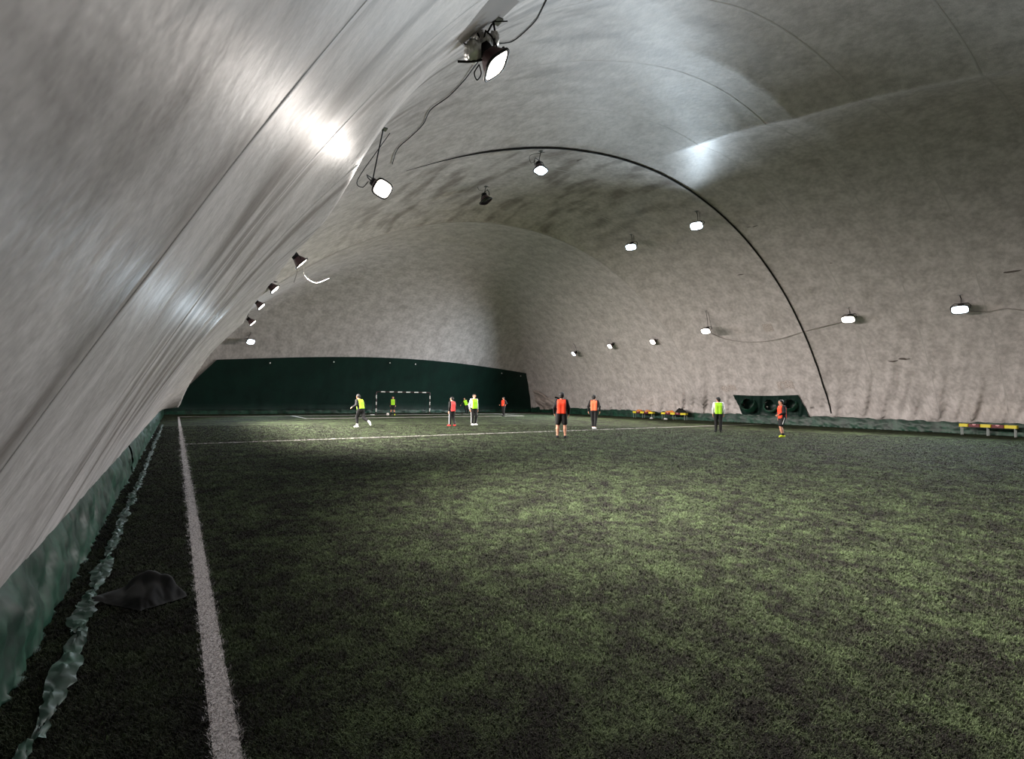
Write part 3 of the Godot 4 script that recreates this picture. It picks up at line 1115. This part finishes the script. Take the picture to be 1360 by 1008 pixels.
func build_benches() -> void:
	bench("yellow bench with dark red sections against the right skirt, standing alone", 33.62, 6.45, 8.6, 0.46, "")
	bench("far low bench closer to the end curtain, with orange clothes on it", 33.6, 28.5, 30.7, 0.46, "far benches")
	bench("far low bench closer to the green vent panel, with a black bag on it", 33.6, 25.2, 27.6, 0.46, "far benches")
	heap("folded_clothes", "orange cloth lying on the far bench nearer to the curtain, by its far end", "clothes", W(33.6, 0.576, 30.1), Vector3(0.4, 0.14, 0.7), M.orange_cloth, 3.0)
	heap("folded_clothes", "orange cloth lying on the far bench nearer to the curtain, by its near end", "clothes", W(33.6, 0.576, 29.1), Vector3(0.4, 0.13, 0.6), M.orange_cloth, 9.0)
	heap("folded_clothes", "orange cloth lying beside the black bag on the far bench", "clothes", W(33.6, 0.576, 26.8), Vector3(0.4, 0.14, 0.9), M.orange_cloth, 14.0)
	heap("sports_bag", "black rounded bag lying on the far bench", "bag", W(33.6, 0.576, 25.75), Vector3(0.45, 0.34, 1.0), M.black_cloth, 21.0)
	heap("white_bundle", "small white bundle on the turf under the far bench with orange clothes", "bundle", W(33.3, 0.0, 28.5), Vector3(0.25, 0.12, 0.3), M.white_fabric, 31.0)
	heap("white_bundle", "small white bundle on the turf under the far bench with the black bag", "bundle", W(33.3, 0.0, 27.0), Vector3(0.25, 0.12, 0.35), M.white_fabric, 35.0)

func build_cloth() -> void:
	# dark jacket dropped by the skirt
	var rows := []
	for i in 41:
		var row := []
		for j in 41:
			var a := i / 40.0 * 2 - 1
			var c := j / 40.0 * 2 - 1
			var edge := 1.0 + 0.18 * rough_noise.get_noise_2d(a * 0.7 + 5, c * 0.7)
			var x := a * 0.22 * edge * (1.0 - 0.25 * c)
			var z := c * 0.30 * edge
			var rr := clampf(1.0 - maxf(absf(a), absf(c)), 0, 1)
			var body := smoothstep(0.0, 0.45, rr)
			var h := body * (0.05 + 0.045 * sin(a * 2.1 + c * 1.3 + 0.6) + 0.05 * exp(-pow((a - 0.35 - 0.4 * c) / 0.22, 2.0)) + 0.02 * exp(-pow((c + 0.2 + 0.5 * a) / 0.2, 2.0)))
			h += smoothstep(0.0, 0.2, rr) * absf(sin(a * 3.1 + c * 4.7 + 1.5 * sin(a * 2.0 - c))) * 0.014
			row.append(Vector3(x, 0.012 + maxf(0.0, h), z))
		rows.append(row)
	var o := MeshInstance3D.new()
	o.name = "jacket"
	o.mesh = sheet(rows)
	o.material_override = M.black_cloth
	add_child(o)
	o.position = W(-0.16, 0.012, 4.95)
	o.rotation.y = 0.5
	tag(o, "crumpled black jacket dropped on the turf between green skirt and white side line", "jacket")

func build_ball() -> void:
	var o := thing("football", "white football on the turf by the goalkeeper's feet", "ball", W(14.85, 0.115, 40.75))
	var s := SphereMesh.new()
	s.radius = 0.115
	s.height = 0.23
	s.radial_segments = 24
	s.rings = 12
	part("ball_skin", s, M.white_fabric, o)
	var g := (1.0 + sqrt(5.0)) / 2.0
	for k in 12:
		var v: Vector3 = [Vector3(0, 1, g), Vector3(0, 1, -g), Vector3(0, -1, g), Vector3(0, -1, -g), Vector3(1, g, 0), Vector3(1, -g, 0), Vector3(-1, g, 0), Vector3(-1, -g, 0), Vector3(g, 0, 1), Vector3(g, 0, -1), Vector3(-g, 0, 1), Vector3(-g, 0, -1)][k]
		v = v.normalized()
		var disc := lathe([[0.0, 0.004], [0.028, 0.001], [0.03, -0.004]], 5)
		part("ball_patch", disc, M.orange_cloth, o, v * 0.1135, Basis(Quaternion(Vector3.UP, v)))

# ---------------------------------------------------------------- people
# bones: [from, to, radius, radius]; clips: [point, outward normal]
func solid(bones: Array, cell: float, k: float, grow := 0.0, clips := [], st: SurfaceTool = null, flat := 1.0) -> ArrayMesh:
	var lo := Vector3(1e9, 1e9, 1e9)
	var hi := -lo
	for b in bones:
		for e in 2:
			var r: float = b[2 + e] + grow + cell * 2.5
			lo = lo.min(b[e] - Vector3(r, r, r))
			hi = hi.max(b[e] + Vector3(r, r, r))
	var nx := int((hi.x - lo.x) / cell) + 2
	var ny := int((hi.y - lo.y) / cell) + 2
	var nz := int((hi.z - lo.z) / cell) + 2
	var f := PackedFloat32Array()
	f.resize(nx * ny * nz)
	f.fill(1.0)
	for b in bones:
		var a: Vector3 = b[0]
		var c: Vector3 = b[1]
		var ra: float = b[2] + grow
		var rb: float = b[3] + grow
		var pad := maxf(ra, rb) + cell * 2.5 + k
		var l: Vector3 = ((a.min(c) - Vector3(pad, pad, pad)) - lo) / cell
		var h: Vector3 = ((a.max(c) + Vector3(pad, pad, pad)) - lo) / cell
		var ac := c - a
		var inv := 1.0 / maxf(ac.length_squared(), 1e-9)
		for z in range(maxi(0, int(l.z)), mini(nz, int(h.z) + 1)):
			for y in range(maxi(0, int(l.y)), mini(ny, int(h.y) + 1)):
				var at := (z * ny + y) * nx
				for x in range(maxi(0, int(l.x)), mini(nx, int(h.x) + 1)):
					var p := lo + Vector3(x, y, z) * cell - a
					var u := clampf(p.dot(ac) * inv, 0.0, 1.0)
					var dist := (p - ac * u).length() - lerpf(ra, rb, u)
					var g := f[at + x]
					var m := k - absf(g - dist)
					var v := minf(g, dist)
					if m > 0.0:
						v -= m * m / (4.0 * k)
					f[at + x] = v
	for cl in clips:
		var cn: Vector3 = cl[1].normalized()
		for z in nz:
			for y in ny:
				var at := (z * ny + y) * nx
				for x in nx:
					if f[at + x] < 0.5:
						f[at + x] = maxf(f[at + x], (lo + Vector3(x, y, z) * cell - cl[0]).dot(cn))
	# surface nets
	var idx := PackedInt32Array()
	idx.resize(nx * ny * nz)
	idx.fill(-1)
	var verts := PackedVector3Array()
	var off := [0, 1, nx, nx + 1, nx * ny, nx * ny + 1, nx * ny + nx, nx * ny + nx + 1]
	var cor := [Vector3(0, 0, 0), Vector3(1, 0, 0), Vector3(0, 1, 0), Vector3(1, 1, 0), Vector3(0, 0, 1), Vector3(1, 0, 1), Vector3(0, 1, 1), Vector3(1, 1, 1)]
	var edges := [[0, 1], [2, 3], [4, 5], [6, 7], [0, 2], [1, 3], [4, 6], [5, 7], [0, 4], [1, 5], [2, 6], [3, 7]]
	var lim := cell * 2.0
	for z in nz - 1:
		for y in ny - 1:
			var at := (z * ny + y) * nx
			for x in nx - 1:
				var i := at + x
				if absf(f[i]) > lim:
					continue
				var neg := 0
				for o in 8:
					if f[i + off[o]] < 0.0:
						neg += 1
				if neg == 0 or neg == 8:
					continue
				var sum := Vector3.ZERO
				var n := 0
				for e in edges:
					var fa := f[i + off[e[0]]]
					var fb := f[i + off[e[1]]]
					if (fa < 0.0) != (fb < 0.0):
						sum += cor[e[0]].lerp(cor[e[1]], fa / (fa - fb))
						n += 1
				idx[i] = verts.size()
				verts.append(lo + (Vector3(x, y, z) + sum / n) * cell)
	var own := st == null
	if own:
		st = begin()
	st.set_smooth_group(0)
	var sx := 1
	var sy := nx
	var sz := nx * ny
	for z in range(1, nz - 1):
		for y in range(1, ny - 1):
			var at := (z * ny + y) * nx
			for x in range(1, nx - 1):
				var i := at + x
				if idx[i] < 0:
					continue
				for q in [[sx, sy, sz], [sy, sz, sx], [sz, sx, sy]]:
					var s0 := f[i] < 0.0
					var s1: bool = f[i + q[0]] < 0.0
					if s0 == s1:
						continue
					var a := idx[i]
					var b := idx[i - q[1]]
					var c := idx[i - q[1] - q[2]]
					var e := idx[i - q[2]]
					if a < 0 or b < 0 or c < 0 or e < 0:
						continue
					if s0:
						quad(st, verts[a], verts[e], verts[c], verts[b])
					else:
						quad(st, verts[a], verts[b], verts[c], verts[e])
	return done(st) if own else null

var hand_mesh: ArrayMesh
var head_mesh: ArrayMesh
var hair_mesh: ArrayMesh

func make_templates() -> void:
	# a left hand hanging down -y from the wrist, palm towards +x, thumb towards +z
	var b := [[Vector3(0, 0.01, 0), Vector3(0, -0.03, 0), 0.024, 0.026], [Vector3(0, -0.03, 0.02), Vector3(0, -0.085, 0.026), 0.015, 0.012], [Vector3(0, -0.03, -0.018), Vector3(0, -0.08, -0.026), 0.015, 0.011], [Vector3(0, -0.04, 0), Vector3(0, -0.088, 0), 0.016, 0.013]]
	var fl := [0.066, 0.076, 0.070, 0.054]
	for k in 4:
		var z := 0.030 - k * 0.020
		var r0 := Vector3(0.002, -0.082 + absf(k - 1.3) * 0.004, z)
		var m := r0 + Vector3(0.012, -fl[k] * 0.5, 0.001 * (1 - k))
		var tip := m + Vector3(0.022, -fl[k] * 0.42, 0)
		b.append([r0, m, 0.0092, 0.0085])
		b.append([m, tip, 0.0085, 0.0072])
	b.append([Vector3(0.004, -0.03, 0.022), Vector3(0.014, -0.062, 0.046), 0.012, 0.0105])
	b.append([Vector3(0.014, -0.062, 0.046), Vector3(0.022, -0.092, 0.052), 0.0105, 0.008])
	hand_mesh = solid(b, 0.006, 0.006)
	# a head about its centre, face towards +z
	var h := [
		[Vector3(0, 0.03, -0.015), Vector3(0, 0.02, 0.01), 0.088, 0.086], [Vector3(0, 0.0, 0.012), Vector3(0, -0.075, 0.035), 0.07, 0.042],
		[Vector3(0, -0.095, 0.055), Vector3(0, -0.09, 0.05), 0.024, 0.024], [Vector3(0, 0.015, 0.09), Vector3(0, -0.03, 0.112), 0.008, 0.014],
		[Vector3(-0.03, 0.028, 0.084), Vector3(0.03, 0.028, 0.084), 0.012, 0.012], [Vector3(-0.018, -0.058, 0.088), Vector3(0.018, -0.058, 0.088), 0.009, 0.009],
		[Vector3(-0.09, 0.015, 0.0), Vector3(-0.086, -0.025, 0.005), 0.014, 0.010], [Vector3(0.09, 0.015, 0.0), Vector3(0.086, -0.025, 0.005), 0.014, 0.010],
		[Vector3(0, -0.05, -0.02), Vector3(0, -0.14, -0.02), 0.06, 0.058]]
	head_mesh = solid(h, 0.010, 0.02)
	hair_mesh = solid([h[0], [Vector3(0, 0.0, -0.035), Vector3(0, -0.05, -0.04), 0.078, 0.066]], 0.012, 0.02, 0.014, [[Vector3(0, 0.045, 0.06), Vector3(0, -0.75, 1.0)]])

# pose: joints on H = 1.75 m, x to the person's left, z forward
func person(label: String, at: Vector3, turn: float, height: float, pose: Dictionary, wear: Dictionary) -> void:
	if hand_mesh == null:
		make_templates()
	var o := thing("person", label, "person", at, "football players")
	o.rotation.y = turn
	var s := height / 1.75
	o.scale = Vector3(s, s, s)
	var lean: Vector3 = pose.get("lean", Vector3(0, 0, 0))            # how far the neck is shifted
	var hips: Vector3 = pose.get("hips", Vector3(0, 0.94, 0))
	var neck := hips + Vector3(0, 0.52, 0) + lean
	var up := (neck - hips).normalized()
	var chest := hips.lerp(neck, 0.66)
	var twist: float = pose.get("twist", 0.0)
	var side := Vector3(cos(twist), 0, -sin(twist))
	side = (side - up * side.dot(up)).normalized()
	var fwd := side.cross(up)
	var head_turn: float = pose.get("look", 0.0)
	var head := neck + up * 0.135 + fwd * 0.03
	var J := {}
	for k in 2:
		var q := 1.0 if k == 0 else -1.0
		var n := "l" if k == 0 else "r"
		J["sh" + n] = neck - up * 0.06 + side * 0.185 * q
		J["el" + n] = J["sh" + n] + pose.get("el" + n, Vector3(0.06 * q, -0.285, -0.03))
		J["wr" + n] = J["el" + n] + pose.get("wr" + n, Vector3(0.0, -0.25, 0.05))
		J["hp" + n] = hips + Vector3(0.095 * q, -0.03, 0)
		J["kn" + n] = pose.get("kn" + n, Vector3(0.11 * q, 0.50, 0.03))
		J["an" + n] = pose.get("an" + n, Vector3(0.12 * q, 0.085, -0.02))
		var toe: Vector3 = pose.get("toe" + n, Vector3(0.03 * q, -0.045, 0.15))
		J["to" + n] = J["an" + n] + toe
	var torso := [
		[hips + side * 0.065, chest + side * 0.085, 0.105, 0.115], [hips - side * 0.065, chest - side * 0.085, 0.105, 0.115],
		[chest, neck - up * 0.06, 0.11, 0.07], [neck - up * 0.065 + side * 0.14, neck - up * 0.065 - side * 0.14, 0.062, 0.062]]
	var arms := []
	var legs := []
	var feet := [[], []]
	for k in 2:
		var n := "l" if k == 0 else "r"
		arms.append([J["sh" + n], J["el" + n], 0.056, 0.042])
		arms.append([J["el" + n], J["wr" + n], 0.043, 0.028])
		legs.append([J["hp" + n], J["kn" + n], 0.09, 0.058])
		legs.append([J["kn" + n], J["kn" + n].lerp(J["an" + n], 0.35), 0.056, 0.06])
		legs.append([J["kn" + n].lerp(J["an" + n], 0.35), J["an" + n], 0.06, 0.036])
		var heel: Vector3 = J["an" + n] + (J["an" + n] - J["to" + n]).normalized() * 0.03 + Vector3(0, -0.045, 0)
		feet[k] = [[J["an" + n], heel, 0.038, 0.034], [heel, J["to" + n] + Vector3(0, 0.0, 0), 0.035, 0.030], [J["an" + n], J["an" + n].lerp(J["to" + n], 0.7), 0.038, 0.032]]
	# the body: one surface, with head and hands joined to it
	var st := begin()
	solid(torso + arms + legs + feet[0] + feet[1] + [[neck - up * 0.06, neck + up * 0.07, 0.062, 0.055]], 0.022, 0.035, 0.0, [], st)
	var hb := Basis(side, up, fwd) * Basis(Vector3.UP, head_turn)
	st.append_from(head_mesh, 0, Transform3D(hb, head))
	for k in 2:
		var n := "l" if k == 0 else "r"
		var dir: Vector3 = (J["wr" + n] - J["el" + n]).normalized()
		var y := -dir
		var q := 1.0 if k == 0 else -1.0
		var z := (fwd - y * fwd.dot(y))
		if z.length() < 0.2:
			z = up - y * up.dot(y)
		z = z.normalized()
		st.append_from(hand_mesh, 0, Transform3D(Basis(y.cross(z) * -q, y, z), J["wr" + n]))
	st.generate_normals()
	part("body", st.commit(), M.skin, o)
	part("hair", hair_mesh, wear.get("hair", M.hair), o, head, hb)
	var eye := SphereMesh.new()
	eye.radius = 0.009
	eye.height = 0.018
	eye.radial_segments = 8
	eye.rings = 4
	for q in [-1, 1]:
		part("eye", eye, M.eye, o, head + hb * Vector3(0.032 * q, 0.008, 0.083))
	# clothes
	var sleeves := []
	for k in arms.size():
		sleeves.append(arms[k] if k % 2 == 0 else [arms[k][0], arms[k][0].lerp(arms[k][1], 0.92), arms[k][2], arms[k][3]])
	part("shirt", solid(torso + sleeves, 0.022, 0.03, 0.014, [[hips - up * 0.06, -up], [neck + up * 0.015, up]]), wear.shirt, o)
	var loose := torso.duplicate()
	loose.append([hips - up * 0.03 + side * 0.08, hips + up * 0.1 + side * 0.08, 0.105, 0.1])
	loose.append([hips - up * 0.03 - side * 0.08, hips + up * 0.1 - side * 0.08, 0.105, 0.1])
	part("bib", solid(loose, 0.020, 0.03, 0.034, [[hips + up * wear.get("hem", -0.02), -up], [neck - up * 0.015, up], [neck + side * 0.165, side], [neck - side * 0.165, -side]]), wear.bib, o)
	var pants := [[hips + side * 0.05, hips - side * 0.05, 0.11, 0.11]]
	for k in 2:
		var n := "l" if k == 0 else "r"
		if wear.get("shorts", false):
			pants.append([J["hp" + n], J["hp" + n].lerp(J["kn" + n], 0.8), 0.105, 0.092])
		else:
			pants.append([J["hp" + n], J["kn" + n], 0.095, 0.062])
			pants.append([J["kn" + n], J["kn" + n].lerp(J["an" + n], wear.get("length", 0.9)), 0.062, 0.046])
	var clips := []
	if wear.get("shorts", false):
		clips = [[hips + up * 0.08, up]]
	var pm := part("shorts" if wear.get("shorts", false) else "trousers", solid(pants, 0.020, 0.03, 0.016, clips), wear.get("pants", M.black_fabric), o)
	if wear.has("stripe"):
		for k in 2:
			var n := "l" if k == 0 else "r"
			var q := side * (0.102 if k == 0 else -0.102)
			var end_: Vector3 = J["hp" + n].lerp(J["kn" + n], 0.75)
			var pts := [J["hp" + n] + q * 1.02, end_ + q * (1.0 if wear.get("shorts", false) else 0.83)]
			if not wear.get("shorts", false):
				pts.append(J["kn" + n] + q * 0.76)
				pts.append(J["kn" + n].lerp(J["an" + n], 0.88) + q * 0.62)
			part("stripe", tube(pts, 0.022, 6), wear.stripe, pm)
	for k in 2:
		part("shoe", solid(feet[k], 0.014, 0.012, 0.012), wear.shoes[k], o)
		if wear.has("socks"):
			var n := "l" if k == 0 else "r"
			part("sock", solid([[J["an" + n], J["kn" + n].lerp(J["an" + n], wear.get("sock_top", 0.72)), 0.040, 0.05]], 0.014, 0.01, 0.01), wear.socks, o)

# turn so that the person's front points along (dd, dt) on the ground
func heading(dd: float, dt: float) -> float:
	return atan2(dd, -dt)

func build_people() -> void:
	var cl := Vector2(-0.83, 0.557)           # towards the left of someone standing where the camera is
	var blk: Material = M.black_fabric
	var wht: Material = M.white_fabric
	# running, right leg trailing
	person("running player in neon yellow bib with white shoes and socks", W(7.9, 0, 25.6), heading(cl.x + 0.25, cl.y + 0.45), 1.80,
		{"lean": Vector3(0.0, -0.03, 0.12), "hips": Vector3(0, 0.92, 0), "knl": Vector3(0.09, 0.50, 0.16), "anl": Vector3(0.09, 0.085, 0.12), "knr": Vector3(-0.10, 0.47, -0.12), "anr": Vector3(-0.10, 0.28, -0.50), "toer": Vector3(0, -0.13, -0.06),
		"ell": Vector3(0.12, -0.24, -0.08), "wrl": Vector3(0.03, -0.10, 0.22), "elr": Vector3(-0.12, -0.25, -0.06), "wrr": Vector3(-0.02, -0.18, 0.16)},
		{"shirt": blk, "bib": M.neon, "shoes": [wht, wht], "socks": wht, "length": 0.7, "hem": 0.0})
	person("goalkeeper in neon yellow bib standing in the goal behind the ball", W(15.6, 0, 41.6), heading(-0.45, -0.9), 1.66,
		{"knl": Vector3(0.12, 0.48, 0.08), "anl": Vector3(0.17, 0.085, -0.05), "knr": Vector3(-0.13, 0.48, 0.1), "anr": Vector3(-0.18, 0.085, 0.0)},
		{"shirt": blk, "bib": M.neon, "shorts": true, "shoes": [M.yellow_shoe, blk], "socks": blk, "sock_top": 0.5})
	person("player in coral red bib, striped black trousers and red shoes", W(12.8, 0, 25.0), heading(cl.x + 0.5, cl.y + 0.6), 1.66,
		{"knl": Vector3(0.10, 0.50, 0.05), "anl": Vector3(0.10, 0.085, 0.06), "knr": Vector3(-0.10, 0.50, 0.0), "anr": Vector3(-0.10, 0.085, -0.16), "look": 0.3},
		{"shirt": blk, "bib": M.coral_bib, "stripe": wht, "shoes": [M.red_shoe, M.red_shoe], "hem": -0.07})
	person("player in neon yellow bib leaning sideways close to the green curtain", W(24.0, 0, 43.9), heading(-0.3, -0.9), 1.74,
		{"lean": Vector3(-0.20, -0.05, 0.1), "hips": Vector3(0.05, 0.88, -0.05), "knl": Vector3(0.16, 0.48, 0.08), "anl": Vector3(0.18, 0.085, -0.12), "knr": Vector3(-0.04, 0.46, 0.12), "anr": Vector3(0.0, 0.085, -0.05),
		"ell": Vector3(0.2, -0.2, 0.02), "wrl": Vector3(0.12, -0.2, 0.06), "elr": Vector3(-0.16, -0.22, 0.05), "wrr": Vector3(-0.1, -0.15, 0.16)},
		{"shirt": blk, "bib": M.neon, "shoes": [blk, blk]})
	person("player in neon yellow bib with white sleeves and striped trousers, beside the coral bib", W(14.3, 0, 25.2), heading(0.1, -1.0), 1.84,
		{"knl": Vector3(0.13, 0.50, 0.05), "anl": Vector3(0.17, 0.085, -0.10), "knr": Vector3(-0.10, 0.50, 0.02), "anr": Vector3(-0.12, 0.085, 0.02), "elr": Vector3(-0.08, -0.27, -0.05), "look": -0.2},
		{"shirt": wht, "bib": M.neon, "stripe": wht, "shoes": [wht, wht]})
	person("player in orange bib with black sleeves standing far back before the green curtain", W(23.6, 0, 36.4), heading(cl.x - 0.2, cl.y - 0.8), 1.70,
		{"ell": Vector3(0.1, -0.26, -0.1), "wrl": Vector3(-0.08, -0.1, 0.2), "elr": Vector3(-0.12, -0.26, 0.0), "wrr": Vector3(0.05, -0.12, 0.2), "knl": Vector3(0.11, 0.50, 0.08), "anl": Vector3(0.13, 0.085, 0.06), "knr": Vector3(-0.1, 0.50, 0.0), "anr": Vector3(-0.12, 0.085, -0.14)},
		{"shirt": blk, "bib": M.orange_bib, "shoes": [blk, blk]})
	person("player seen from behind in red orange bib and black shorts with bare legs", W(13.05, 0, 15.8), heading(0.62, 0.78), 1.90,
		{"knl": Vector3(0.13, 0.50, 0.02), "anl": Vector3(0.145, 0.085, -0.02), "knr": Vector3(-0.13, 0.50, 0.02), "anr": Vector3(-0.145, 0.085, -0.02), "ell": Vector3(0.09, -0.27, 0.0), "wrl": Vector3(-0.02, -0.22, 0.12), "elr": Vector3(-0.09, -0.27, 0.0), "wrr": Vector3(0.0, -0.24, 0.08)},
		{"shirt": blk, "bib": M.orange_bib, "shorts": true, "shoes": [blk, blk], "hem": -0.02})
	person("player seen from behind in peach orange bib, black trousers and white shoes", W(18.6, 0, 19.8), heading(0.75, 0.62), 1.85,
		{"knl": Vector3(0.08, 0.50, 0.06), "anl": Vector3(0.06, 0.085, 0.12), "knr": Vector3(-0.08, 0.50, 0.02), "anr": Vector3(-0.06, 0.085, -0.12), "ell": Vector3(0.10, -0.27, -0.04), "elr": Vector3(-0.10, -0.27, -0.04), "look": -0.4},
		{"shirt": blk, "bib": M.peach_bib, "shoes": [wht, wht], "hem": 0.0, "length": 0.82})
	person("player in neon yellow bib with white sleeves standing alone left of the green vent panel", W(22.85, 0, 15.25), heading(0.55, 0.45), 1.81,
		{"knl": Vector3(0.10, 0.50, 0.08), "anl": Vector3(0.12, 0.085, -0.02), "knr": Vector3(-0.10, 0.50, 0.03), "anr": Vector3(-0.11, 0.085, 0.06), "look": 0.7},
		{"shirt": wht, "bib": M.neon, "shoes": [blk, blk], "hem": -0.05})
	person("player in orange bib, striped shorts and yellow shoes before the vent panel", W(22.4, 0, 11.8), heading(cl.x, cl.y), 1.70,
		{"lean": Vector3(0, 0.0, 0.02), "knl": Vector3(0.08, 0.50, 0.12), "anl": Vector3(0.07, 0.085, 0.02), "knr": Vector3(-0.09, 0.50, 0.02), "anr": Vector3(-0.08, 0.085, -0.10), "ell": Vector3(0.08, -0.27, 0.02), "wrl": Vector3(-0.02, -0.10, 0.23), "elr": Vector3(-0.08, -0.27, -0.05)},
		{"shirt": blk, "bib": M.orange_bib, "shorts": true, "stripe": wht, "shoes": [M.yellow_shoe, M.yellow_shoe], "socks": blk, "sock_top": 0.8, "hem": -0.08})
